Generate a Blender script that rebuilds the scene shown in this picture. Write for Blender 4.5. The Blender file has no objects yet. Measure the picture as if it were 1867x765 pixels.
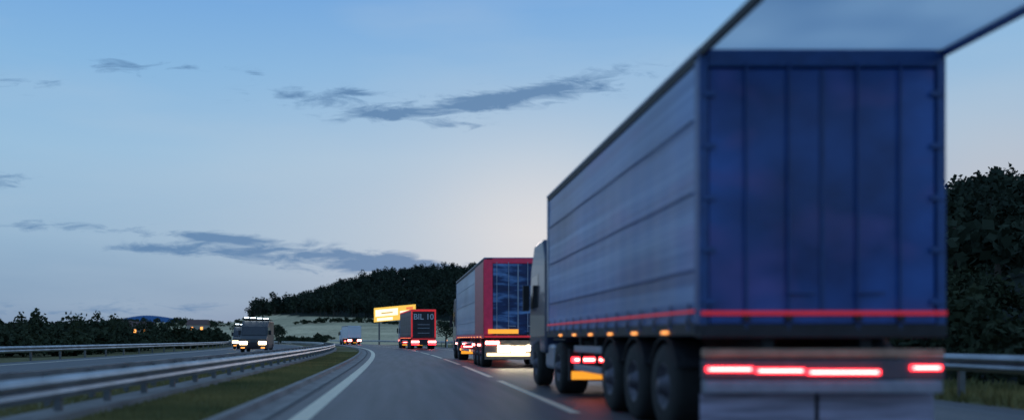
import bpy, math, random
import numpy as np
from mathutils import Vector, Matrix
random.seed(4); rng=np.random.default_rng(4)
S=bpy.context.scene
S.view_settings.view_transform='Standard'; S.view_settings.look='None'; S.view_settings.exposure=0
COL=S.collection

# ------------------------------------------------------------ road curve
K=3.3e-6; YC=200.
def off(y):
    if y<=0: return 0.
    if y<YC: return K*y**3
    return K*YC**3+3*K*YC*YC*(y-YC)
def slope(y):
    y=max(0,min(y,YC)); return 3*K*y*y

# ------------------------------------------------------------ materials
def mat(name,col,rough=.6,metal=0.,var=.15,scale=6.,stretch=(1,1,1),bump=0.,bscale=40.,emit=None,es=0.,col2=None,spec=.5,coat=0.,dirt=0.):
    m=bpy.data.materials.new(name); m.use_nodes=True
    nt=m.node_tree; N=nt.nodes; L=nt.links
    b=N['Principled BSDF']
    b.inputs['Roughness'].default_value=rough; b.inputs['Metallic'].default_value=metal
    b.inputs['Specular IOR Level'].default_value=spec
    b.inputs['Coat Weight'].default_value=coat
    tc=N.new('ShaderNodeTexCoord'); mp=N.new('ShaderNodeMapping'); mp.inputs['Scale'].default_value=stretch
    L.new(tc.outputs['Object'],mp.inputs['Vector'])
    no=N.new('ShaderNodeTexNoise'); no.inputs['Scale'].default_value=scale; no.inputs['Detail'].default_value=6
    L.new(mp.outputs[0],no.inputs['Vector'])
    cr=N.new('ShaderNodeValToRGB')
    c=Vector(col)
    c2=Vector(col2) if col2 else c*(1+var)
    c1=c*(1-var) if not col2 else c
    cr.color_ramp.elements[0].position=.32; cr.color_ramp.elements[1].position=.68
    cr.color_ramp.elements[0].color=(*c1,1); cr.color_ramp.elements[1].color=(*[min(1,x) for x in c2],1)
    L.new(no.outputs['Fac'],cr.inputs['Fac']); L.new(cr.outputs['Color'],b.inputs['Base Color'])
    if bump>0:
        n2=N.new('ShaderNodeTexNoise'); n2.inputs['Scale'].default_value=bscale; n2.inputs['Detail'].default_value=4
        L.new(mp.outputs[0],n2.inputs['Vector'])
        bp=N.new('ShaderNodeBump'); bp.inputs['Strength'].default_value=bump; bp.inputs['Distance'].default_value=.02
        L.new(n2.outputs['Fac'],bp.inputs['Height']); L.new(bp.outputs[0],b.inputs['Normal'])
    if emit:
        b.inputs['Emission Color'].default_value=(*emit,1); b.inputs['Emission Strength'].default_value=es
    return m

M={}
M['asphalt']=mat('asphalt',(.085,.073,.08),rough=.5,var=.35,scale=1.2,stretch=(3,.12,1),bump=.35,bscale=60,spec=.35)
M['asphalt2']=mat('asphalt_opposite',(.065,.062,.07),rough=.6,var=.25,scale=1.2,stretch=(3,.1,1),bump=.3,bscale=60)
M['concrete']=mat('concrete',(.25,.22,.2),rough=.8,var=.25,scale=3,stretch=(1,.3,1),bump=.3)
M['seam']=mat('gutter_seam',(.06,.055,.055),rough=.8)
M['line']=mat('road_paint',(.9,.74,.54),rough=.6,var=.14,scale=9,bump=.2,spec=.3)
M['steel']=mat('galvanised_steel',(.40,.41,.43),rough=.45,metal=.65,var=.3,scale=3,stretch=(1,.4,1))
M['post']=mat('post_steel',(.16,.165,.17),rough=.6,metal=.4)
M['rubber']=mat('rubber',(.02,.02,.021),rough=.85,bump=.3)
M['chassis']=mat('chassis_black',(.018,.018,.024),rough=.6,var=.3)
M['rim']=mat('wheel_rim',(.10,.095,.12),rough=.5,metal=.5,var=.4,scale=9)
M['alu']=mat('aluminium_rail',(.30,.32,.40),rough=.4,metal=.6,var=.15)
M['glass']=mat('cab_glass',(.02,.025,.03),rough=.08,spec=.8)
M['red_lamp']=mat('red_lamp',(.5,.02,.02),rough=.3,emit=(1,.03,.045),es=6)
M['red_core']=mat('red_lamp_core',(.6,.1,.1),rough=.3,emit=(1,.22,.2),es=13)
M['amber']=mat('amber_lamp',(.6,.25,.05),rough=.3,emit=(1,.36,.08),es=2.0)
M['amber_dim']=mat('amber_reflector',(.7,.35,.05),rough=.3,emit=(1,.38,.03),es=1.)
M['warm']=mat('warm_lamp',(.9,.8,.5),rough=.3,emit=(1,.72,.36),es=12)
M['white_lamp']=mat('white_lamp',(.9,.9,.9),rough=.3,emit=(.75,.88,1),es=7)
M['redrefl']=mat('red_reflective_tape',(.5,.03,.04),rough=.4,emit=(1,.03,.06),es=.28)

def tarp(name,c1,c2,rough=.42,streak=2.2,freq=1.0,extra=None,ystretch=.03,patch=None,spec=.45,mott=(.8,1.15),prange=(.5,.72)):
    m=bpy.data.materials.new(name); m.use_nodes=True
    nt=m.node_tree; N=nt.nodes; L=nt.links; b=N['Principled BSDF']
    b.inputs['Roughness'].default_value=rough; b.inputs['Specular IOR Level'].default_value=spec
    tc=N.new('ShaderNodeTexCoord')
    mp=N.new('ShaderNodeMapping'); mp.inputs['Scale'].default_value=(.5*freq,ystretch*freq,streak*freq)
    L.new(tc.outputs['Object'],mp.inputs['Vector'])
    n=N.new('ShaderNodeTexNoise'); n.inputs['Scale'].default_value=1.4; n.inputs['Detail'].default_value=5; n.inputs['Roughness'].default_value=.55
    L.new(mp.outputs[0],n.inputs['Vector'])
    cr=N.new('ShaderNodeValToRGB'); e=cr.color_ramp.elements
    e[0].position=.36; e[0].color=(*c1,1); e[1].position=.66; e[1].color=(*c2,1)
    if extra:
        x=e.new(.5); x.color=(*extra,1)
    L.new(n.outputs['Fac'],cr.inputs['Fac'])
    n3=N.new('ShaderNodeTexNoise'); n3.inputs['Scale'].default_value=.6; n3.inputs['Detail'].default_value=3
    mp3=N.new('ShaderNodeMapping'); mp3.inputs['Scale'].default_value=(1,.4,1); L.new(tc.outputs['Object'],mp3.inputs[0])
    L.new(mp3.outputs[0],n3.inputs['Vector'])
    mr=N.new('ShaderNodeMapRange'); mr.inputs['From Min'].default_value=.3; mr.inputs['From Max'].default_value=.7
    mr.inputs['To Min'].default_value=mott[0]; mr.inputs['To Max'].default_value=mott[1]
    L.new(n3.outputs['Fac'],mr.inputs['Value'])
    src=cr.outputs['Color']
    if patch:
        n4=N.new('ShaderNodeTexNoise'); n4.inputs['Scale'].default_value=.9; n4.inputs['Detail'].default_value=2
        mp4=N.new('ShaderNodeMapping'); mp4.inputs['Location'].default_value=(3.3,1,2.2); mp4.inputs['Rotation'].default_value=(0,.5,0); mp4.inputs['Scale'].default_value=(1,.3,1.6)
        L.new(tc.outputs['Object'],mp4.inputs[0]); L.new(mp4.outputs[0],n4.inputs['Vector'])
        r4=N.new('ShaderNodeMapRange'); r4.inputs['From Min'].default_value=prange[0]; r4.inputs['From Max'].default_value=prange[1]; L.new(n4.outputs['Fac'],r4.inputs['Value'])
        mm=N.new('ShaderNodeMix'); mm.data_type='RGBA'; L.new(r4.outputs[0],mm.inputs[0]); L.new(src,mm.inputs[6]); mm.inputs[7].default_value=(*patch,1); src=mm.outputs[2]
    mx=N.new('ShaderNodeVectorMath'); mx.operation='SCALE'
    L.new(src,mx.inputs[0]); L.new(mr.outputs[0],mx.inputs['Scale'])
    L.new(mx.outputs[0],b.inputs['Base Color'])
    return m

# ------------------------------------------------------------ mesh helpers
def newobj(name,me,parent=None,m=None):
    o=bpy.data.objects.new(name,me); COL.objects.link(o)
    if m: me.materials.append(m)
    if parent: o.parent=parent
    return o
def empty(name,loc=(0,0,0),rz=0):
    o=bpy.data.objects.new(name,None); COL.objects.link(o); o.location=loc; o.rotation_euler=(0,0,rz); o.empty_display_size=.5
    return o
def box(name,x0,x1,y0,y1,z0,z1,m,parent=None,bev=.012):
    v=[(x,y,z) for x in(x0,x1) for y in(y0,y1) for z in(z0,z1)]
    f=[(0,1,3,2),(4,6,7,5),(0,4,5,1),(2,3,7,6),(0,2,6,4),(1,5,7,3)]
    me=bpy.data.meshes.new(name); me.from_pydata(v,[],f)
    o=newobj(name,me,parent,m)
    mn=min(abs(x1-x0),abs(y1-y0),abs(z1-z0))
    if bev>0 and mn>.004:
        md=o.modifiers.new('bev','BEVEL'); md.width=min(bev,mn*.4); md.segments=2
    return o
def poly(name,verts,faces,m,parent=None,bev=0):
    me=bpy.data.meshes.new(name); me.from_pydata(verts,[],faces)
    o=newobj(name,me,parent,m)
    if bev: 
        md=o.modifiers.new('bev','BEVEL'); md.width=bev; md.segments=3; md.limit_method='ANGLE'
    return o
def prism_x(name,prof,x0,x1,m,parent=None,bev=.03):
    n=len(prof); v=[(x0,y,z) for y,z in prof]+[(x1,y,z) for y,z in prof]
    f=[tuple(range(n-1,-1,-1)),tuple(range(n,2*n))]+[(i,(i+1)%n,n+(i+1)%n,n+i) for i in range(n)]
    return poly(name,v,f,m,parent,bev)
def lathe_x(name,prof,cx,cy,cz,m,parent,seg=36):
    v=[];f=[];n=len(prof)
    for s in range(seg):
        a=2*math.pi*s/seg
        for x,r in prof: v.append((cx+x,cy+r*math.cos(a),cz+r*math.sin(a)))
    for s in range(seg):
        t=(s+1)%seg
        for i in range(n-1): f.append((s*n+i,s*n+i+1,t*n+i+1,t*n+i))
    me=bpy.data.meshes.new(name); me.from_pydata(v,[],f)
    for p in me.polygons: p.use_smooth=True
    return newobj(name,me,parent,m)
def wheel(parent,x,y,r=.5,w=.34):
    s=1 if x>0 else -1
    lathe_x('tyre',[(-w/2,r*.55),(-w/2,r*.9),(-w/2+.04,r*.985),(-w/4,r),(0,r*.985),(w/4,r),(w/2-.04,r*.985),(w/2,r*.9),(w/2,r*.55)],x,y,r,M['rubber'],parent)
    lathe_x('rim',[(s*(w/2-.02),r*.57),(s*(w/2+.0),r*.52),(s*(w/2-.06),r*.46),(s*(w/2-.08),r*.3),(s*(w/2-.0),r*.2),(s*(w/2+.05),r*.16),(s*(w/2+.06),.001)],x,y,r,M['rim'],parent)
def cyl(name,p0,p1,r,m,parent,seg=10):
    p0=Vector(p0);p1=Vector(p1); d=(p1-p0).normalized()
    u=d.orthogonal().normalized(); w=d.cross(u); v=[]
    for p in(p0,p1):
        for i in range(seg):
            a=2*math.pi*i/seg; v.append(p+u*r*math.cos(a)+w*r*math.sin(a))
    f=[(i,(i+1)%seg,seg+(i+1)%seg,seg+i) for i in range(seg)]+[tuple(range(seg-1,-1,-1)),tuple(range(seg,2*seg))]
    me=bpy.data.meshes.new(name); me.from_pydata(v,[],f); return newobj(name,me,parent,m)
def sweep(name,prof,ys,m,parent=None,closed=False,zf=None):
    v=[];f=[];n=len(prof)
    for y in ys:
        sl=slope(y); c=1/math.sqrt(1+sl*sl)
        for x,z in prof: v.append((x*c-off(y),y+x*sl*c,z))
    for i in range(len(ys)-1):
        for j in range(n if closed else n-1):
            k=(j+1)%n; f.append((i*n+j,i*n+k,(i+1)*n+k,(i+1)*n+j))
    me=bpy.data.meshes.new(name); me.from_pydata(v,[],f); return newobj(name,me,parent,m)
def yr(a,b,st): 
    n=max(1,int(round((b-a)/st))); return [a+(b-a)*i/n for i in range(n+1)]

# ------------------------------------------------------------ roads
YS=yr(-30,300,3)
road=sweep('motorway_road',[(-2.0,-.3),(-1.72,0),(9.2,0),(9.5,-.3)],YS,M['asphalt'])
sweep('edge_line',[(-1.47,.005),(-1.21,.005)],YS,M['line'],road)
sweep('shoulder_line',[(6.25,.005),(6.45,.005)],YS,M['line'],road)
d=12.4-11.7*2
i=0
while d<230:
    sweep('lane_dash_%d'%i,[(2.37,.005),(2.53,.005)],yr(d,d+9.6,1.6),M['line'],road); d+=11.7; i+=1
opp=sweep('opposite_carriageway',[(-17.6,-.3),(-17.4,0),(-7.7,0),(-7.5,-.3)],YS,M['asphalt2'])
sweep('edge_line',[(-8.1,.005),(-7.9,.005)],YS,M['line'],opp)
sweep('shoulder_line',[(-15.9,.005),(-15.7,.005)],YS,M['line'],opp)
d=-8
while d<200:
    sweep('lane_dash',[(-12.0,.005),(-11.84,.005)],yr(d,d+6,2),M['line'],opp); d+=12
gut=sweep('concrete_gutter',[(-2.36,-.3),(-2.36,.09),(-2.22,.09),(-2.18,.0),(-2.0,-.02),(-1.74,.008),(-1.70,.008),(-1.70,-.2)],YS,M['concrete'])
sweep('gutter_seam',[(-1.80,.012),(-1.72,.0125)],YS,M['seam'],gut)

def rail(name,x,top,face,y0=-20,y1=260,st=2.0,z0=-.04):
    s=face
    e=empty(name)
    h=.31; b=top-h
    pr=[(0,b),(s*.05,b+.04),(s*.08,b+.08),(s*.05,b+.13),(s*.0,b+.155),(s*.05,b+.18),(s*.08,b+.23),(s*.05,b+.275),(0,top),(-s*.03,top),(s*.0,b+.15),(-s*.03,b)]
    pr=[(x+a,z) for a,z in pr]
    sweep('w_beam',pr,yr(y0,y1,2),M['steel'],e,closed=True)
    y=y0; V=[];F=[]
    while y<min(y1,140):
        cx=x-s*.09-off(y)
        for dx,dy in((-.05,-.04),(.05,-.04),(.05,.04),(-.05,.04)):
            V.append((cx+dx,y+dy,z0-.3)); V.append((cx+dx,y+dy,top-.06))
        k=len(V)-8
        for a in range(4):
            bb=(a+1)%4; F.append((k+2*a,k+2*bb,k+2*bb+1,k+2*a+1))
        F.append((k+1,k+3,k+5,k+7))
        y+=st
    poly('posts',V,F,M['post'],e)
    return e
rail('guard_rail',-4.62,.56,1)
rail('guard_rail',-5.75,.56,-1)
rail('guard_rail',10.1,.78,-1,st=4,y1=200)
sweep('concrete_footing_strip',[(-5.0,-.2),(-5.0,.07),(-4.4,.07),(-4.36,-.2)],YS,M['concrete'])
rail('guard_rail',-18.3,.7,1,st=4,y1=200)

# ------------------------------------------------------------ terrain
U=[-1.5,-.6,-.2,-.165,-.14,-.11,-.07,-.02,.04,.08,.2,.35,.6,.71,.9,1.6]
CR=[.012,.012,.012,.024,.037,.052,.066,.079,.082,.082,.095,.12,.158,.182,.2,.2]
DD=[700,700,700,700,700,700,700,700,690,680,600,480,330,290,260,260]
R0a=[260,260,260,240,230,220,200,190,180,170,120,80,30,26,26,26]
R1a=[520,520,500,480,450,430,420,400,390,380,300,200,55,46,44,44]
F1a=[.013,.013,.019,.028,.030,.030,.028,.024,.022,.022,.022,.025,.03,.035,.04,.04]
TH=10.
def smooth(t): t=np.clip(t,0,1); return t*t*(3-2*t)
def terrain(X,Y):
    X=np.asarray(X,float);Y=np.asarray(Y,float)
    r=np.hypot(X,Y); th=np.arctan2(X,Y)
    u=np.tan(np.clip(th,-.98,.98))
    c=np.cos(np.clip(th,-.98,.98))
    C=np.interp(u,U,CR);D=np.interp(u,U,DD);R0=np.interp(u,U,R0a);R1=np.interp(u,U,R1a);F1=np.interp(u,U,F1a)
    back=smooth((np.abs(th)-1.1)/.5)
    forest=np.clip((C-.014)/.01,0,1)
    h1=(F1*R1*c+1.05)
    Hc=(C*D*c+1.05-TH*forest)
    Hc=np.maximum(Hc,h1)
    a=np.clip((r-R0)/(R1-R0),0,1); b=smooth((r-R1)/(D-R1))
    h=h1*(a**1.3)+(Hc-h1)*(.35*np.clip((r-R1)/(D-R1),0,1)+.65*b)
    h=h*(1-.9*smooth((r-D-100)/1500))*(1-back)
    o=np.where(Y<=0,0,np.where(Y<YC,K*Y**3,K*YC**3+3*K*YC*YC*(Y-YC)))
    lat=X+o
    near=smooth((lat-11)/14)*(lat>0)+smooth((-lat-19)/14)*(lat<0)
    near=np.where((Y>300),1,near)
    h=h*near
    und=(np.sin(X*.013+1)*np.cos(Y*.009)+.5*np.sin(X*.031+Y*.027))*1.2*smooth((r-260)/300)
    return h+und-.045
def is_forest(X,Y):
    r=np.hypot(X,Y); th=np.arctan2(X,Y); u=np.tan(np.clip(th,-.98,.98))
    C=np.interp(u,U,CR);D=np.interp(u,U,DD);R1=np.interp(u,U,R1a)
    wob=18*np.sin(X*.03)+12*np.sin(X*.083+2)
    return (r>R1+np.where(u<.3,wob,wob*.05))&(C>.021)&(r<D+60)&(Y>0)
ang=np.concatenate([np.radians(np.arange(-180,-40,4.)),np.radians(np.arange(-40,52,.3)),np.radians(np.arange(52,180,4.))])
rad=np.concatenate([[0.5],np.arange(4,60,4),np.geomspace(60,900,90),np.geomspace(960,9000,16)])
A,R=np.meshgrid(ang,rad,indexing='ij')
X=R*np.sin(A);Y=R*np.cos(A);Z=terrain(X,Y)
Z=np.where(R>1500,np.minimum(Z,2),Z)
na,nr=A.shape
V=np.stack([X,Y,Z],-1).reshape(-1,3)
idx=np.arange(na*nr).reshape(na,nr)
a2=np.roll(idx,-1,0)
F=np.stack([idx[:,:-1],idx[:,1:],a2[:,1:],a2[:,:-1]],-1).reshape(-1,4)
me=bpy.data.meshes.new('ground')
me.from_pydata(V.tolist(),[],F.tolist())
for p in me.polygons: p.use_smooth=True
Xf,Yf=V[:,0],V[:,1]; rf=np.hypot(Xf,Yf)
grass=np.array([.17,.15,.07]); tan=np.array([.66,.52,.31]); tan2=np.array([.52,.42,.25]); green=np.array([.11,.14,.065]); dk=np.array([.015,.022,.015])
colr=np.tile(grass,(len(V),1))
u=np.where(Yf>1,Xf/np.maximum(Yf,1),9)
band=np.sin(Xf*.021+Yf*.011+.6)+.6*np.sin(Yf*.03-Xf*.006)
fld=(rf>165)
colr[fld]=tan
colr[fld&(band>1.15)]=green
colr[fld&(band<-.7)]=tan2
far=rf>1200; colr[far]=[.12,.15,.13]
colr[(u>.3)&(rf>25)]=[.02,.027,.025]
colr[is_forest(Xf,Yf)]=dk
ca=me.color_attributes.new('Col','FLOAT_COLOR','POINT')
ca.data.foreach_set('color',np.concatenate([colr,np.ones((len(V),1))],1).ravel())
gm=bpy.data.materials.new('ground_fields'); gm.use_nodes=True
nt=gm.node_tree;N=nt.nodes;L=nt.links;b=N['Principled BSDF'];b.inputs['Roughness'].default_value=.95;b.inputs['Specular IOR Level'].default_value=.1
at=N.new('ShaderNodeAttribute');at.attribute_name='Col'
tc=N.new('ShaderNodeTexCoord')
n1=N.new('ShaderNodeTexNoise');n1.inputs['Scale'].default_value=.9;n1.inputs['Detail'].default_value=8
n2=N.new('ShaderNodeTexNoise');n2.inputs['Scale'].default_value=.06;n2.inputs['Detail'].default_value=5
L.new(tc.outputs['Object'],n1.inputs['Vector']);L.new(tc.outputs['Object'],n2.inputs['Vector'])
ad=N.new('ShaderNodeMath');ad.operation='ADD';L.new(n1.outputs['Fac'],ad.inputs[0]);L.new(n2.outputs['Fac'],ad.inputs[1])
mr=N.new('ShaderNodeMapRange');mr.inputs['From Min'].default_value=.7;mr.inputs['From Max'].default_value=1.3;mr.inputs['To Min'].default_value=.65;mr.inputs['To Max'].default_value=1.3
L.new(ad.outputs[0],mr.inputs['Value'])
sc=N.new('ShaderNodeVectorMath');sc.operation='SCALE';L.new(at.outputs['Color'],sc.inputs[0]);L.new(mr.outputs[0],sc.inputs['Scale'])
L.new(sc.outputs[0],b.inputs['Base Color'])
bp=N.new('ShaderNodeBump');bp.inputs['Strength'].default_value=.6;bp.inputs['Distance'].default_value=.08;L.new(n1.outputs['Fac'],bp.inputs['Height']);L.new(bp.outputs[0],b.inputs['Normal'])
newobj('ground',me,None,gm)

# ------------------------------------------------------------ foliage
def leafmat(name,c1,c2,sc=.25):
    m=mat(name,c1,rough=.95,scale=sc,col2=c2,spec=.05); return m
M['leaf_forest']=leafmat('forest_foliage',(.024,.034,.026),(.05,.064,.042),.12)
M['leaf_shrub']=leafmat('shrub_foliage',(.028,.038,.024),(.06,.072,.04),.6)
M['leaf_tree']=leafmat('tree_foliage',(.03,.042,.028),(.06,.072,.042),.5)
M['bark']=mat('bark',(.06,.045,.035),rough=.9,bump=.6)
M['grassblade']=mat('grass_blades',(.14,.15,.065),rough=.9,scale=.35,col2=(.38,.29,.11),spec=.1)
def quads_mesh(name,P,size,m,parent=None,upright=False):
    n=len(P); size=np.broadcast_to(size,(n,))[:,None]
    a=rng.normal(size=(n,3)); a/=np.linalg.norm(a,axis=1,keepdims=True)
    t=rng.normal(size=(n,3)); b=np.cross(a,t); b/=np.linalg.norm(b,axis=1,keepdims=True)
    j=rng.uniform(.6,1.2,(n,1))
    v=np.stack([P-a*size*.5, P+b*size*.42*j, P+a*size*.5*j, P-b*size*.38],1).reshape(-1,3)
    me=bpy.data.meshes.new(name)
    me.vertices.add(4*n); me.vertices.foreach_set('co',v.astype(np.float32).ravel())
    me.loops.add(4*n); me.loops.foreach_set('vertex_index',np.arange(4*n,dtype=np.int32))
    me.polygons.add(n); me.polygons.foreach_set('loop_start',np.arange(0,4*n,4,dtype=np.int32))
    me.polygons.foreach_set('loop_total',np.full(n,4,dtype=np.int32))
    me.update(calc_edges=True); me.validate()
    return newobj(name,me,parent,m)
def crown_points(cx,cy,cz,w,h,n,clumps=9):
    cc=rng.normal(size=(clumps,3)); cc/=np.linalg.norm(cc,axis=1,keepdims=True)
    cc*=rng.uniform(.35,.8,(clumps,1)); cc[:,2]=cc[:,2]*.9
    k=rng.integers(0,clumps,n)
    d=rng.normal(size=(n,3)); d/=np.linalg.norm(d,axis=1,keepdims=True); d*=rng.uniform(.15,.48,(n,1))
    p=cc[k]+d
    taper=1-.35*np.clip(p[:,2:3],0,1)
    p=p*np.concatenate([taper,taper,np.ones_like(taper)],1)
    return p*np.array([w/2,w/2,h/2])+np.array([cx,cy,cz])
PX=[];SZ=[];TR=[]
def add_forest(th0,th1,sp,leafs):
    cnt=0
    for r_ in np.arange(44,760,sp):
        nth=int(r_*(th1-th0)/sp)+1
        th=np.linspace(th0,th1,nth)+rng.uniform(-.5,.5,nth)*sp/r_
        rr=r_+rng.uniform(-.5,.5,nth)*sp
        x=rr*np.sin(th);y=rr*np.cos(th); ok=is_forest(x,y)&(rng.random(nth)<.95)
        x=x[ok];y=y[ok];z=terrain(x,y)
        for xx,yy,zz in zip(x,y,z):
            h=rng.uniform(8,12.) if (rng.random()<.85 or r_<250) else rng.uniform(11,14.5)
            w=h*rng.uniform(.65,.95)
            if r_<110: h*=.6; w*=.7
            n=int(leafs)
            PX.append(crown_points(xx,yy,zz+h*.52,w,h*.95,n,7)); SZ.append(np.full(n,1.3 if rr[0]>250 else .85)); TR.append((xx,yy,zz,h)); cnt+=1
    return cnt
c=add_forest(math.atan(-.185),math.atan(.2),8.5,150)
c+=add_forest(math.atan(.2),math.atan(.56),12.,90)
c+=add_forest(math.atan(.56),math.atan(.85),6.6,320)
fo=quads_mesh('forest',np.concatenate(PX),np.concatenate(SZ),M['leaf_forest'])
V=[];F=[]
for x,y,z,h in TR:
    k=len(V)
    for dx,dy in((-.2,-.2),(.2,-.2),(.2,.2),(-.2,.2)): V+= [(x+dx,y+dy,z-.5),(x+dx*.4,y+dy*.4,z+h*.7)]
    for a in range(4):
        bb=(a+1)%4; F.append((k+2*a,k+2*bb,k+2*bb+1,k+2*a+1))
poly('forest_trunks',V,F,M['bark'],fo)

def belt(name,pts,leafsize,n,m):
    P=[]
    for (x,y,w,h) in pts:
        z=float(terrain(x,y)); P.append(crown_points(x,y,z+h*.48,w,h,n,6))
    return quads_mesh(name,np.concatenate(P),leafsize,m)
pts=[]
for _ in range(190):
    y=rng.uniform(190,330); u_=rng.uniform(-.5,-.31); pts.append((u_*y,y,rng.uniform(5,9),rng.uniform(3.5,6.5) if rng.random()<.8 else rng.uniform(6.5,8.5)))
for _ in range(24):
    y=rng.uniform(380,480); u_=rng.uniform(-.33,-.2); pts.append((u_*y,y,rng.uniform(6,9),rng.uniform(2.5,5)))
belt('treeline',pts,.9,170,M['leaf_tree'])
pts=[]
for _ in range(330):
    y=rng.uniform(38,150); x=-off(y)-rng.uniform(20.5,34)
    if x/y<-.6: continue
    pts.append((x,y,rng.uniform(2,4.5),rng.uniform(1.1,2.2)))
belt('roadside_shrubs',pts,.32,260,M['leaf_shrub'])
pts=[]
for _ in range(60):
    y=rng.uniform(95,175); x=-off(y)-rng.uniform(20,26); pts.append((x,y,rng.uniform(3,5),rng.uniform(1.8,3.2)))
for _ in range(20):
    y=rng.uniform(170,240); x=rng.uniform(-.125,-.07)*y-3; pts.append((x,y,rng.uniform(3,5),rng.uniform(1.2,2.4)))
belt('roadside_shrubs',pts,.45,260,M['leaf_shrub'])
pts=[]
for t in np.linspace(0,1,46):
    pts.append((-40+95*t,340+20*math.sin(t*6)-40*t,5,rng.uniform(1.2,2.8)))
for t in np.linspace(0,1,24):
    pts.append((-130+80*t,400+50*t,5,rng.uniform(1.5,3)))
belt('hedgerow',pts,.8,110,M['leaf_shrub'])
pts=[]
for _ in range(200):
    y=rng.uniform(16,60); pts.append((12.0+rng.uniform(0.5,20),y,rng.uniform(1.8,3.4),rng.uniform(1.2,3)))
belt('verge_shrubs',pts,.24,300,M['leaf_shrub'])

def tree(x,y,h,w,n=900,name='tree'):
    e=empty(name,(0,0,0)); z=float(terrain(x,y))
    cyl('trunk',(x,y,z-.3),(x+.1,y,z+h*.45),h*.028,M['bark'],e)
    for k in range(5):
        a=k*1.26+rng.uniform(0,.5); cyl('limb_%d'%k,(x,y,z+h*(.28+.05*k)),(x+math.cos(a)*w*.32,y+math.sin(a)*w*.32,z+h*(.55+.07*k)),h*.011,M['bark'],e,6)
    quads_mesh('crown',crown_points(x,y,z+h*.6,w,h*.78,n,12),h*.06,M['leaf_tree'],e)
tree(5.4,112,3.6,3.4)
tree(-76,260,8,6,900)
tree(-88,235,6.5,6,900)
tree(-34,185,5.6,5,900); tree(-29,200,5,4.5)
tree(-24.5,172,4.0,4)
tree(9.8,150,3.6,4.5); tree(12.5,140,4.5,5)

def blades(name,n,f):
    P=[f() for _ in range(n)]
    V=[];F=[]
    for x,y,h in P:
        xx=x-off(y); a=rng.uniform(0,6.28); w=.012+.0006*y; dx,dy=w*math.cos(a),w*math.sin(a); lx,ly=rng.normal(0,.35*h,2)
        k=len(V); V+=[(xx-dx,y-dy,-.06),(xx+dx,y+dy,-.06),(xx+lx,y+ly,h)]; F.append((k,k+1,k+2))
    return poly(name,V,F,M['grassblade'])
blades('median_grass',42000,lambda:(rng.uniform(-4.34,-2.38) if rng.random()<.72 else rng.uniform(-7.4,-5.0),8+62*rng.random()**1.7,rng.uniform(.0,.06)))
blades('verge_grass',12000,lambda:(rng.uniform(9.6,13.5),10+40*rng.random()**1.5,rng.uniform(.05,.2)))

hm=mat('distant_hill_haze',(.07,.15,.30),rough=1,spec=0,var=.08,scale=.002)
def ridge(name,u0,u1,dist,fn,m):
    V=[];F=[];n=90
    for i in range(n+1):
        t=i/n;u_=u0+(u1-u0)*t; h=fn(t)*dist
        V+=[(u_*dist,dist-250,-2),(u_*dist,dist,h),(u_*dist,dist+500,-2)]
    for i in range(n):
        k=3*i; F+=[(k,k+3,k+4,k+1),(k+1,k+4,k+5,k+2)]
    return poly(name,V,F,m)
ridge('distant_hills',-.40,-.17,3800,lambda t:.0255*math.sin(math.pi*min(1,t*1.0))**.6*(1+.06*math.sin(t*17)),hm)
ridge('distant_hills',-.9,-.3,3300,lambda t:.016*(math.sin(math.pi*t)**.4)*(1+.1*math.sin(t*23)),hm)

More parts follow.
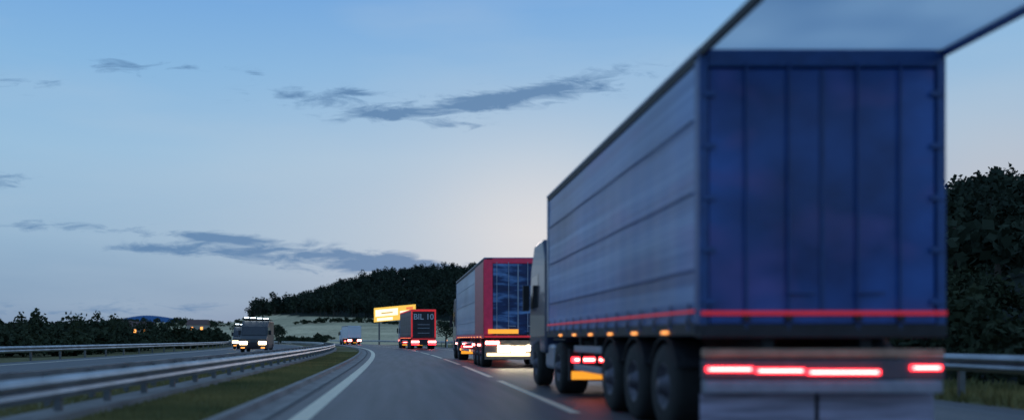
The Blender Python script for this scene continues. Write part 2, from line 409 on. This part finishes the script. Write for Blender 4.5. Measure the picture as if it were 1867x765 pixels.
# ------------------------------------------------------------ trucks
def curtain(name,x,y0,y1,z0,z1,m,parent,face,amp=.005,per=.62):
    ny=int((y1-y0)/.05); nz=14; V=[];F=[]
    for i in range(ny+1):
        y=y0+(y1-y0)*i/ny
        for j in range(nz+1):
            t=j/nz; z=z0+(z1-z0)*t
            w=amp*(math.sin(2*math.pi*y/per)*(.2+.8*(1-t)**2)+1.5*math.sin(2*math.pi*y/2.9+t*2))*math.sin(math.pi*min(1,t*1.02+.02))**.4
            w+=.004*math.sin(t*19)
            V.append((x+face*(w),y,z))
    for i in range(ny):
        for j in range(nz):
            a=i*(nz+1)+j; F.append((a,a+1,a+nz+2,a+nz+1))
    me=bpy.data.meshes.new(name); me.from_pydata(V,[],F)
    for p in me.polygons: p.use_smooth=True
    return newobj(name,me,parent,m)
def tractor(e,L,paint,H=3.2,W=1.22,side_lamps=True):
    y0=L+.45; y1=y0+2.25
    prism_x('cab_body',[(y0,.75),(y0,H-.45),(y0+.35,H),(y1-.75,H-.02),(y1-.25,H-.55),(y1-.05,2.05),(y1,.95),(y1-.05,.45),(y1-.6,.42),(y1-.62,.9),(y1-1.45,1.0),(y1-1.55,.75)],-W,W,paint,e,.06)
    for s in(-1,1):
        poly('side_window',[(s*(W+.006),y1-1.35,1.75),(s*(W+.006),y1-.22,1.75),(s*(W+.006),y1-.4,2.45),(s*(W+.006),y1-1.35,2.5)],[(0,1,2,3)],M['glass'],e)
        box('mirror',s*(W+.05),s*(W+.2),y1-.35,y1-.25,1.7,2.3,M['chassis'],e)
        wheel(e,s*1.05,y1-1.0); wheel(e,s*.98,L-1.2,w=.5)
        box('fuel_tank',s*.75,s*1.15,L-.3,L+.8,.42,.95,M['alu'],e,.08)
        box('tractor_mudguard',s*.75,s*1.22,L-1.85,L-.6,1.02,1.06,M['chassis'],e)
    poly('windscreen',[(-W+.1,y1-.035,1.75),(W-.1,y1-.035,1.75),(W-.14,y1-.2,2.6),(-W+.14,y1-.2,2.6)],[(0,1,2,3)],M['glass'],e)
    box('exhaust_stack',-.5,.5,y0-.2,y0-.03,1.0,H-.6,M['chassis'],e)
    box('tractor_frame',-.45,.45,L-2.1,L+2.2,.6,.9,M['chassis'],e)
    yb=L-2.15
    box('tractor_lamp_board',-1.2,1.2,yb,yb+.08,.28,.86,M['chassis'],e)
    for s in(-1,1):
        a,b_=sorted((s*1.16,s*.5))
        box('tractor_tail_lamp',a,b_,yb-.03,yb-.003,.62,.72,M['red_lamp'],e)
        box('tractor_tail_lamp_core',a+.06,b_-.06,yb-.036,yb-.031,.65,.69,M['red_core'],e,0)
        box('reflector_panel',a,b_,yb-.02,yb-.003,.31,.46,M['amber_dim'],e)

def semi(name,x,y,L,side_m,rear_m,frame_m,cab_m,H=4.0,lamp=1.,style=0,axles=3,seam_m=None,pill=.09):
    e=empty(name,(x-off(y),y,0),math.atan(slope(y+L*.4)))
    zf=1.2; W=1.25; seam_m=seam_m or side_m
    for s in(-1,1):
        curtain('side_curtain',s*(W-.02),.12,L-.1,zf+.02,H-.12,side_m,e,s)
        a,b_=sorted((s*W,s*(W-.09)))
        box('floor_rail',a,b_,0.0,L,1.08,zf+.02,frame_m if style else M['chassis'],e)
        box('roof_rail',a+(.0),b_+.0,0,L,H-.13,H-.05,M['chassis'],e)
        box('roof_rail_cap',a-.012*(s<0),b_+.012*(s>0),0,L,H-.047,H,M['alu'],e)
        a3,b3=sorted((s*W,s*(W-pill)))
        box('rear_pillar',a3,b3,-.02,.14,zf-.1,H-.06,frame_m,e)
        box('front_pillar',a,b_,L-.14,L+.01,zf,H-.06,M['alu'],e)
        for zz in (1.75,2.55,3.3):
            box('curtain_seam',s*(W+.003)-.004,s*(W+.003)+.004,.2,L-.2,zz,zz+.018,seam_m,e,0)
        nst=int(L/.62)
        for k in range(nst):
            yy=.3+k*.62
            box('strap',s*(W+.004)-.004,s*(W+.004)+.004,yy,yy+.04,1.14,1.42,seam_m,e,0)
            box('buckle',s*(W+.012)-.006,s*(W+.012)+.006,yy-.005,yy+.045,1.2,1.27,M['chassis'],e,.003)
        ns=max(3,int(L/1.35))
        for k in range(ns):
            yy=1.0+k*(L-1.4)/ns
            a2,b2=sorted((s*(W+.002),s*(W+.025)))
            box('side_marker_lamp',a2,b2,yy,yy+.22,1.105,1.135,M['amber'],e,.004)
        if L>7:
            for zz in(.5,.82): box('side_guard_rail',s*1.18-.02,s*1.18+.02,4.6,L-2.6,zz,zz+.11,M['alu'],e)
            box('side_guard_post',s*1.16-.03,s*1.16+.03,5.0,5.08,.5,1.1,M['chassis'],e)
            box('side_guard_post',s*1.16-.03,s*1.16+.03,L-3.1,L-3.02,.5,1.1,M['chassis'],e)
        for ax in range(axles):
            wheel(e,s*1.04,1.3+1.31*ax,w=.38)
            V=[];F=[];cy=1.3+1.31*ax
            for q in range(13):
                an=math.radians(25+130*q/12)
                for xx in(s*.85,s*1.23): V.append((xx,cy+.58*math.cos(an),.5+.58*math.sin(an)))
            for q in range(12): F.append((2*q,2*q+1,2*q+3,2*q+2))
            g=poly('mudguard',V,F,M['chassis'],e); md=g.modifiers.new('s','SOLIDIFY'); md.thickness=.02
    for s in(-1,1):
        box('chassis_beam',s*.5-.06,s*.5+.06,.1,L-.3,.72,1.08,M['chassis'],e)
    for ax in range(axles): cyl('axle',(-1,1.3+1.31*ax,.5),(1,1.3+1.31*ax,.5),.07,M['chassis'],e)
    box('floor',-W+.09,W-.09,.02,L-.02,1.09,1.2,M['chassis'],e)
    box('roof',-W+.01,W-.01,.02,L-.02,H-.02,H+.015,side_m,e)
    box('front_wall',-W+.1,W-.1,L-.06,L,1.2,H-.05,M['alu'],e)
    box('rear_header',-W+pill+.002,W-pill-.002,-.02,.12,H-.2,H-.02,frame_m,e)
    box('rear_sill',-W,W,-.04,.1,1.06,1.2,M['chassis'],e)
    for s in(-1,1):
        a,b_=sorted((s*.008,s*(W-pill-.01)))
        box('rear_door',a,b_,.0,.06,1.205,H-.21,rear_m,e,.02)
        for xx in(.35,.78):
            cyl('lock_rod',(s*xx,-.03,1.15),(s*xx,-.03,H-.16),.013,seam_m,e)
            box('lock_cam',s*xx-.04,s*xx+.04,-.05,-.01,1.22,1.3,M['chassis'],e)
        box('lock_handle',s*.35-.02,s*.35+.26,-.06,-.04,1.5,1.53,seam_m,e,.004)
        for zz in np.linspace(1.4,H-.5,5): box('hinge',s*(W-.09)-.07,s*(W-.09)+.07,-.035,-.021,zz,zz+.05,frame_m,e,.003)
        box('door_seal',s*.012-.01,s*.012+.01,-.012,-.002,1.22,H-.22,seam_m,e,0)
    return e

def text(name,body,size,loc,m,parent,rot=(math.pi/2,0,0),ext=.004):
    c=bpy.data.curves.new(name,'FONT'); c.body=body; c.size=size; c.extrude=ext; c.align_x='CENTER'; c.offset=.01*size
    o=bpy.data.objects.new(name,c); COL.objects.link(o); c.materials.append(m); o.parent=parent; o.location=loc; o.rotation_euler=rot; return o

# --- near blue semi
side1=tarp('curtain_blue',(.035,.10,.30),(.26,.40,.66),rough=.36,streak=3.6,extra=(.085,.19,.44),patch=(.17,.15,.42),mott=(.7,1.25))  # pale streaks in the curtain colour imitate horizontal reflections
rear1=tarp('rear_door_blue',(.006,.035,.17),(.03,.12,.42),rough=.35,streak=.7,freq=.8,patch=(.11,.10,.34),mott=(.6,1.35),ystretch=1,prange=(.5,.7))
fr1=mat('frame_blue',(.02,.075,.25),rough=.4)
seam1=mat('seam_blue',(.02,.065,.22),rough=.45)
cab1=mat('cab_dark_blue',(.025,.04,.09),rough=.35,coat=.5)
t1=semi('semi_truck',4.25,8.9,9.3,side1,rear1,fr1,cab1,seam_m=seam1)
tractor(t1,9.3,cab1)
box('reflective_stripe',-1.24,1.24,-.052,-.041,1.29,1.33,M['redrefl'],t1,0)
for s in(-1,1): box('side_reflective_stripe',s*1.262-.003,s*1.262+.003,.1,9.2,1.32,1.345,M['redrefl'],t1,0)
bl=mat('blue_band',(.02,.08,.32),rough=.4)
box('lower_door_band',-1.14,1.14,-.02,-.004,1.21,1.285,bl,t1,0)
flap=mat('spray_flap',(.34,.31,.42),rough=.5,var=.4,scale=3,stretch=(.4,1,4))
box('underrun_bar',-1.2,1.2,-.05,.08,.5,.63,M['alu'],t1)
box('lamp_board',-1.22,1.22,-.05,.04,.64,.84,mat('lamp_board_grey',(.11,.09,.11)),t1)
box('plate_board',-1.22,1.22,-.045,.03,.86,.95,mat('bumper_beam',(.42,.25,.17),rough=.5,var=.2),t1)
box('spray_flap_panel',-1.2,-.02,.1,.13,.12,.49,flap,t1); box('spray_flap_panel',.02,1.2,.1,.13,.12,.49,flap,t1)
for a,b_,z in((-1.2,-.72,.745),(-.7,-.2,.73),(-.18,.56,.715),(.86,1.18,.76)):
    box('tail_lamp',a,b_,-.075,-.052,z-.026,z+.026,M['red_lamp'],t1,.01)
    box('tail_lamp_core',a+.03,b_-.03,-.082,-.0755,z-.009,z+.009,M['red_core'],t1,0)
cm=bpy.data.materials.new('translucent_blur_sheet'); cm.use_nodes=True
nt=cm.node_tree;N=nt.nodes;L_=nt.links;b=N['Principled BSDF'];b.inputs['Base Color'].default_value=(.45,.53,.62,1);b.inputs['Roughness'].default_value=.6
tr=N.new('ShaderNodeBsdfTranslucent')
tcn=N.new('ShaderNodeTexCoord');nn=N.new('ShaderNodeTexNoise');nn.inputs['Scale'].default_value=.8;nn.inputs['Detail'].default_value=1;L_.new(tcn.outputs['Object'],nn.inputs['Vector'])
rr=N.new('ShaderNodeValToRGB');rr.color_ramp.elements[0].color=(.5,.62,.72,1);rr.color_ramp.elements[1].color=(.85,.9,.9,1);rr.color_ramp.elements[0].position=.35;rr.color_ramp.elements[1].position=.65
L_.new(nn.outputs['Fac'],rr.inputs['Fac']);L_.new(rr.outputs['Color'],tr.inputs['Color'])
mx=N.new('ShaderNodeMixShader');mx.inputs[0].default_value=.88;L_.new(b.outputs[0],mx.inputs[1]);L_.new(tr.outputs[0],mx.inputs[2]);L_.new(mx.outputs[0],N['Material Output'].inputs['Surface'])
poly('roof_blur_sheet',[(-1.2,-.03,3.97),(1.2,-.03,3.97),(1.2,-1.5,3.97),(-1.2,-1.5,3.97)],[(0,1,2,3)],cm,t1)  # added sheet behind the doors, stands in for the roof's motion-blur sweep
for s in(-1,1):
    box('roof_blur_rail',s*1.225-.025,s*1.225+.025,-1.5,-.021,3.9,4.0,M['chassis'] if s<0 else seam1,t1)  # added edges of the blur stand-in, not trailer parts

# --- second semi (red frame)
side2=tarp('curtain_pale',(.30,.36,.48),(.48,.54,.64),streak=1.0)
rear2=tarp('rear_door_navy',(.008,.02,.09),(.2,.40,.75),streak=2.5,freq=1.2,extra=(.012,.045,.16),ystretch=1)
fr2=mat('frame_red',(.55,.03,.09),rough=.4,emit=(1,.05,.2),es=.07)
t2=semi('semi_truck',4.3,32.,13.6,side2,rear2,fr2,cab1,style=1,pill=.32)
tractor(t2,13.6,cab1)
box('rear_side_panel',-1.27,-1.262,.0,3.2,1.22,3.86,mat('panel_red',(.42,.05,.09),rough=.4),t2,0)
box('red_stripe',-1.24,1.24,-.06,-.041,1.1,1.17,M['redrefl'],t2,0)
box('lamp_board',-1.22,1.22,-.06,.03,.3,1.0,mat('lamp_board_warm',(.25,.2,.15)),t2)
box('amber_board',-1.1,.0,-.075,-.061,1.24,1.4,M['amber_dim'],t2,0)
hot=mat('bright_work_lamp',(.9,.85,.7),emit=(1,.88,.62),es=22)
for a,b_,z in((-.75,-.3,.7),(-.25,.25,.68),(.3,.9,.72)): box('bright_work_lamp',a,b_,-.085,-.061,z-.11,z+.1,hot,t2,.01)
box('reflector_plate',-1.15,1.1,-.075,-.061,.42,.54,mat('reflector_plate',(.8,.7,.4),emit=(1,.7,.35),es=2.5),t2,.0)
for s in(-1,1):
    a,b_=sorted((s*1.2,s*.7)); box('tail_lamp',a,b_,-.09,-.081,.85,.97,M['red_core'],t2,.01)
for yy in (1.,3.2,8.,12.5): box('red_side_lamp',-1.29,-1.27,yy,yy+1.0,.78,.86,M['red_core'],t2)
for yy in (5.,10.): box('warm_side_lamp',-1.29,-1.27,yy,yy+.6,.5,.6,M['amber'],t2)

# --- third semi (black rear, red outline)
blk=tarp('rear_black',(.012,.013,.02),(.03,.032,.045),streak=1)
side3=tarp('curtain_dark',(.03,.035,.05),(.06,.06,.08))
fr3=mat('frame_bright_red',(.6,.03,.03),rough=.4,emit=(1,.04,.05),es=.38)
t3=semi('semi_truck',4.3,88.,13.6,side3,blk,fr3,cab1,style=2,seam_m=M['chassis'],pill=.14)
tractor(t3,13.6,cab1)
box('header_red',-1.25,1.25,-.06,-.03,3.86,4.0,fr3,t3); 
box('header_red_side',-1.275,-1.26,0,13.6,3.86,4.0,fr3,t3,0)
wl=mat('white_lettering',(.6,.64,.7))
text('rear_lettering','BIL 10',.8,(0,-.045,3.0),wl,t3)
for zz in(2.45,2.1,1.6): box('small_white_strip',-.6,.6,-.05,-.045,zz,zz+.06,mat('dim_white',(.3,.32,.36)),t3,0)
box('lamp_board',-1.22,1.22,-.06,.03,.45,1.0,M['chassis'],t3)
for s in(-1,1):
    a,b_=sorted((s*1.24,s*.45)); box('tail_lamp',a,b_,-.1,-.061,.66,.86,M['red_core'],t3,.01)
    box('lower_lamp',a,b_,-.1,-.061,.45,.55,M['red_lamp'],t3,.01)
box('red_bumper',-1.2,1.2,-.09,-.062,1.0,1.08,fr3,t3,0)

# --- small white box truck
wh=mat('white_body',(.76,.79,.84),rough=.4,var=.05)
t4=semi('box_truck',4.25,158.,6.,wh,wh,wh,wh,H=3.4,style=1,axles=1)
tractor(t4,6.,wh,H=2.7)
box('lamp_board',-1.22,1.22,-.06,.03,.45,1.0,M['chassis'],t4)
for s in(-1,1):
    a,b_=sorted((s*1.24,s*.5)); box('tail_lamp',a,b_,-.12,-.061,.6,.95,M['red_core'],t4,.01)

# --- oncoming delivery van
p_van=mat('van_paint',(.025,.03,.035),rough=.45,coat=.2)
def van(name,x,y,H=2.45,lamps=True):
    e=empty(name,(x-off(y),y,0),math.atan(slope(y))+math.pi)
    prism_x('body',[(0,.4),(0,H-.1),(.15,H),(3.9,H),(4.6,H-.45),(5.2,1.3),(5.75,1.05),(5.85,.5),(5.8,.3),(5.2,.3),(5.15,.6),(4.4,.6),(4.35,.3),(1.6,.3),(1.55,.6),(.8,.6),(.75,.35)],-1.02,1.02,p_van,e,.06)
    poly('windscreen',[(-.9,5.18,1.36),(.9,5.18,1.36),(.82,4.66,H-.48),(-.82,4.66,H-.48)],[(0,1,2,3)],M['glass'],e)
    for s in(-1,1):
        poly('side_window',[(s*1.026,3.6,1.35),(s*1.026,4.9,1.35),(s*1.026,4.5,1.95),(s*1.026,3.6,1.98)],[(0,1,2,3)],M['glass'],e)
        wheel(e,s*.9,1.2,.35,.24); wheel(e,s*.9,4.8,.35,.24)
        a,b_=sorted((s*1.0,s*.42)); box('headlamp',a,b_,5.74,5.92,.62,.86,M['warm'],e,.03)
        a,b_=sorted((s*.9,s*.6)); box('fog_lamp',a,b_,5.82,5.92,.34,.42,M['amber'],e,.02)
        box('mirror',s*1.04,s*1.25,4.5,4.6,1.35,1.7,M['chassis'],e)
    box('grille',-.4,.4,5.8,5.88,.5,.8,M['chassis'],e)
    box('roof_rack',-.95,.95,.4,3.8,H+.08,H+.13,M['chassis'],e)
    for k in range(4):
        a=-.95+k*.5; box('roof_lamp_bar',a,a+.36,3.7,3.8,H+.14+.03*k,H+.2+.03*k,M['white_lamp'],e,.01)
    return e
van('delivery_van',-10.4,72)
van('delivery_van',-13.9,94,2.3)

# --- billboard
bb=empty('billboard',(-1.6,168,0),-.05)
yel=mat('sign_yellow',(.8,.55,.1),emit=(1,.55,.08),es=.9)
whs=mat('sign_white',(.85,.8,.6),emit=(1,.9,.6),es=1.3,scale=.8,col2=(.9,.6,.2))
rd=mat('sign_red',(.7,.1,.05),emit=(1,.25,.08),es=.8)
for xx in(-3,3): cyl('post',(xx,.2,-.5),(xx,.2,5.),.16,M['post'],bb)
def slab(name,x0,x1,zb,zt,tilt,y,m):
    return poly(name,[(x0,y,zb+tilt*x0),(x1,y,zb+tilt*x1),(x1,y,zt+tilt*x1),(x0,y,zt+tilt*x0),(x0,y+.2,zb+tilt*x0),(x1,y+.2,zb+tilt*x1),(x1,y+.2,zt+tilt*x1),(x0,y+.2,zt+tilt*x0)],[(0,1,2,3),(4,7,6,5),(0,4,5,1),(3,2,6,7),(0,3,7,4),(1,5,6,2)],m,bb)
slab('panel',-4,4,4.6,7.3,.09,0,yel); slab('white_field',-3.7,.6,5.6,6.9,.09,-.03,whs); slab('white_field',1.0,3.7,4.9,6.3,.09,-.03,whs); slab('red_mark',2.2,3.5,6.45,6.9,.09,-.03,rd); slab('lower_strip',-3.4,-.4,4.75,5.3,.09,-.03,whs)
sb=mat('sign_brown',(.6,.35,.08),emit=(1,.6,.15),es=.5)
slab('brown_mark',-2.6,-.4,6.05,6.3,.09,-.06,sb)

dm=mat('delineator_white',(.7,.7,.7))
for y in(60,110):
    e=empty('delineator_post',(9.9-off(y),y,0)); box('post',-.06,.06,-.04,.04,-.2,1.0,dm,e); box('reflector',-.04,.04,-.05,-.041,.8,.92,M['amber'],e,0)
wall=mat('house_wall',(.3,.28,.26)); rf_=mat('roof_tile',(.12,.06,.05))
for (x,y,w) in((-128,300,9),(-98,330,8),(-112,345,10),(-84,360,8)):
    z=float(terrain(x,y)); e=empty('house',(x,y,z))
    box('walls',-w/2,w/2,-3,3,-1,3,wall,e,0)
    prism_x('roof',[(-3.3,3.003),(0,5.2),(3.3,3.003)],-w/2-.3,w/2+.3,rf_,e,0)
    for xx in(-w/4,w/4): box('lit_window',xx-.5,xx+.5,-3.05,-3.003,1,2.2,M['amber'],e,0)

# ------------------------------------------------------------ world
w=bpy.data.worlds.new('World'); S.world=w; w.use_nodes=True
nt=w.node_tree;N=nt.nodes;L=nt.links; bg=N['Background']
def mth(op,a,b=None,c=None,clamp=False):
    n=N.new('ShaderNodeMath'); n.operation=op; n.use_clamp=clamp
    for i,x in enumerate((a,b,c)):
        if x is None: continue
        if isinstance(x,(int,float)): n.inputs[i].default_value=x
        else: L.new(x,n.inputs[i])
    return n.outputs[0]
tc=N.new('ShaderNodeTexCoord'); sp=N.new('ShaderNodeSeparateXYZ'); L.new(tc.outputs['Generated'],sp.inputs[0])
dx,dy,dz=sp.outputs
yy=mth('MAXIMUM',dy,.05); uu=mth('DIVIDE',dx,yy); vv=mth('DIVIDE',dz,yy)
ramp=N.new('ShaderNodeValToRGB'); e=ramp.color_ramp.elements
stops=[(0,(.14,.22,.37)),(.04,(.19,.31,.47)),(.11,(.29,.45,.62)),(.20,(.31,.51,.71)),(.29,(.235,.46,.73)),(.36,(.175,.39,.72)),(.6,(.15,.32,.60)),(1,(.14,.27,.52))]
e[0].position=0;e[0].color=(*stops[0][1],1);e[1].position=1;e[1].color=(*stops[-1][1],1)
for p,c in stops[1:-1]:
    x=e.new(p); x.color=(*c,1)
L.new(dz,ramp.inputs['Fac'])
def gauss(u0,v0,su,sv):
    a=mth('DIVIDE',mth('SUBTRACT',uu,u0),su); b_=mth('DIVIDE',mth('SUBTRACT',vv,v0),sv)
    s=mth('ADD',mth('MULTIPLY',a,a),mth('MULTIPLY',b_,b_)); return mth('EXPONENT',mth('MULTIPLY',s,-1))
def mixc(f,a,b_):
    m=N.new('ShaderNodeMix'); m.data_type='RGBA'; 
    if isinstance(f,(int,float)): m.inputs[0].default_value=f
    else: L.new(f,m.inputs[0])
    for i,x in((6,a),(7,b_)):
        if isinstance(x,tuple): m.inputs[i].default_value=(*x,1)
        else: L.new(x,m.inputs[i])
    return m.outputs[2]
front=mth('GREATER_THAN',dy,.05)
g1=mth('MULTIPLY',mth('MULTIPLY',gauss(.18,.11,.36,.15),front),.7)
c=mixc(g1,ramp.outputs['Color'],(.58,.63,.70))
g2=mth('MULTIPLY',mth('MULTIPLY',gauss(.16,.11,.12,.09),front),.65)
c=mixc(g2,c,(.76,.74,.74))
g4=mth('MULTIPLY',mth('MULTIPLY',gauss(.7,.17,.16,.10),front),.6)
c=mixc(g4,c,(.60,.55,.56))
mp=N.new('ShaderNodeMapping'); mp.inputs['Scale'].default_value=(1,1,5); L.new(tc.outputs['Generated'],mp.inputs[0])
nz=N.new('ShaderNodeTexNoise'); nz.inputs['Scale'].default_value=3; nz.inputs['Detail'].default_value=5; L.new(mp.outputs[0],nz.inputs['Vector'])
hz=mth('MULTIPLY',mth('SUBTRACT',nz.outputs['Fac'],.42),.8,clamp=True)
c=mixc(hz,c,(.47,.58,.69))
cmb=N.new('ShaderNodeCombineXYZ'); L.new(uu,cmb.inputs[0]); L.new(vv,cmb.inputs[1])
mp2=N.new('ShaderNodeMapping'); mp2.inputs['Scale'].default_value=(20,85,1); mp2.inputs['Rotation'].default_value=(0,0,-.06); L.new(cmb.outputs[0],mp2.inputs[0])
n2=N.new('ShaderNodeTexNoise'); n2.inputs['Scale'].default_value=1; n2.inputs['Detail'].default_value=8; n2.inputs['Roughness'].default_value=.65; n2.inputs['Distortion'].default_value=.6; L.new(mp2.outputs[0],n2.inputs['Vector'])
def cl(px,py,hw,hh,ang,amp=1.):
    u0=(px-735)/1600; v0=(617-py)/1600; su=hw/1600; sv=hh/1600; ca,sa=math.cos(ang),math.sin(ang)
    a=mth('SUBTRACT',uu,u0); b_=mth('SUBTRACT',vv,v0)
    p=mth('DIVIDE',mth('ADD',mth('MULTIPLY',a,ca),mth('MULTIPLY',b_,sa)),su)
    q=mth('DIVIDE',mth('SUBTRACT',mth('MULTIPLY',b_,ca),mth('MULTIPLY',a,sa)),sv)
    s=mth('ADD',mth('MULTIPLY',p,p),mth('MULTIPLY',q,q)); return mth('MULTIPLY',mth('EXPONENT',mth('MULTIPLY',s,-1)),amp)
cls=[(225,122,55,15,-.1,1.2),(465,136,18,7,0,1.2),(560,176,100,14,.0,1.4),(640,170,50,7,0,1.2),(700,208,90,14,.0,1.7),(880,186,55,16,.08,1.8),(800,195,90,16,.05,1.3),(1060,156,120,22,.15,1.7),(950,172,60,12,.2,1.3),(290,453,75,10,0,2.0),(440,457,105,17,-.16,2.1),(400,432,110,9,-.08,1.8),(650,468,125,15,-.1,2.0),(760,484,110,12,-.05,2.1),(640,488,80,9,0,1.7),(0,330,50,14,0,1.),(30,155,90,14,0,.8),(60,410,140,12,-.05,1.),(150,565,260,14,.02,.8),(350,120,70,8,.0,.8),(820,230,60,8,.0,.9)]
tot=None
for q in cls:
    g=cl(*q); tot=g if tot is None else mth('ADD',tot,g)
dens=mth('SUBTRACT',mth('ADD',mth('MULTIPLY',tot,.5),mth('MULTIPLY',mth('SUBTRACT',n2.outputs['Fac'],.5),2.8)),.24)
dens=mth('MULTIPLY',dens,1.5,clamp=True)
dens=mth('MULTIPLY',mth('MULTIPLY',dens,mth('MINIMUM',mth('MULTIPLY',tot,2.5),1)),mth('MULTIPLY',front,.9))
c=mixc(dens,c,(.10,.22,.41))
sky=N.new('ShaderNodeTexSky'); sky.sky_type='NISHITA'; sky.sun_disc=False; sky.sun_elevation=math.radians(2); sky.sun_rotation=math.radians(10)
ss=N.new('ShaderNodeVectorMath'); ss.operation='SCALE'; ss.inputs['Scale'].default_value=.003; L.new(sky.outputs[0],ss.inputs[0])
ad=N.new('ShaderNodeVectorMath'); ad.operation='ADD'; L.new(c,ad.inputs[0]); L.new(ss.outputs[0],ad.inputs[1])
L.new(ad.outputs[0],bg.inputs['Color']); bg.inputs['Strength'].default_value=1.0

sd=bpy.data.lights.new('sun','SUN'); sd.energy=.25; sd.angle=math.radians(12); sd.color=(1,.82,.78)
so=bpy.data.objects.new('sun',sd); COL.objects.link(so)
dirv=Vector((math.sin(math.radians(10)),math.cos(math.radians(10)),math.tan(math.radians(3))))
so.rotation_euler=dirv.to_track_quat('Z','Y').to_euler()

cd=bpy.data.cameras.new('camera'); cd.sensor_width=36; cd.lens=1600/1867*36; cd.clip_end=20000; cd.clip_start=.1
cd.shift_x=(933.5-735)/1867; cd.shift_y=(617-382.5)/1867
cd.dof.use_dof=True; cd.dof.focus_distance=60; cd.dof.aperture_fstop=.42
co=bpy.data.objects.new('camera',cd); COL.objects.link(co); co.location=(0,0,1.05); co.rotation_euler=(math.pi/2,0,0)
S.camera=co
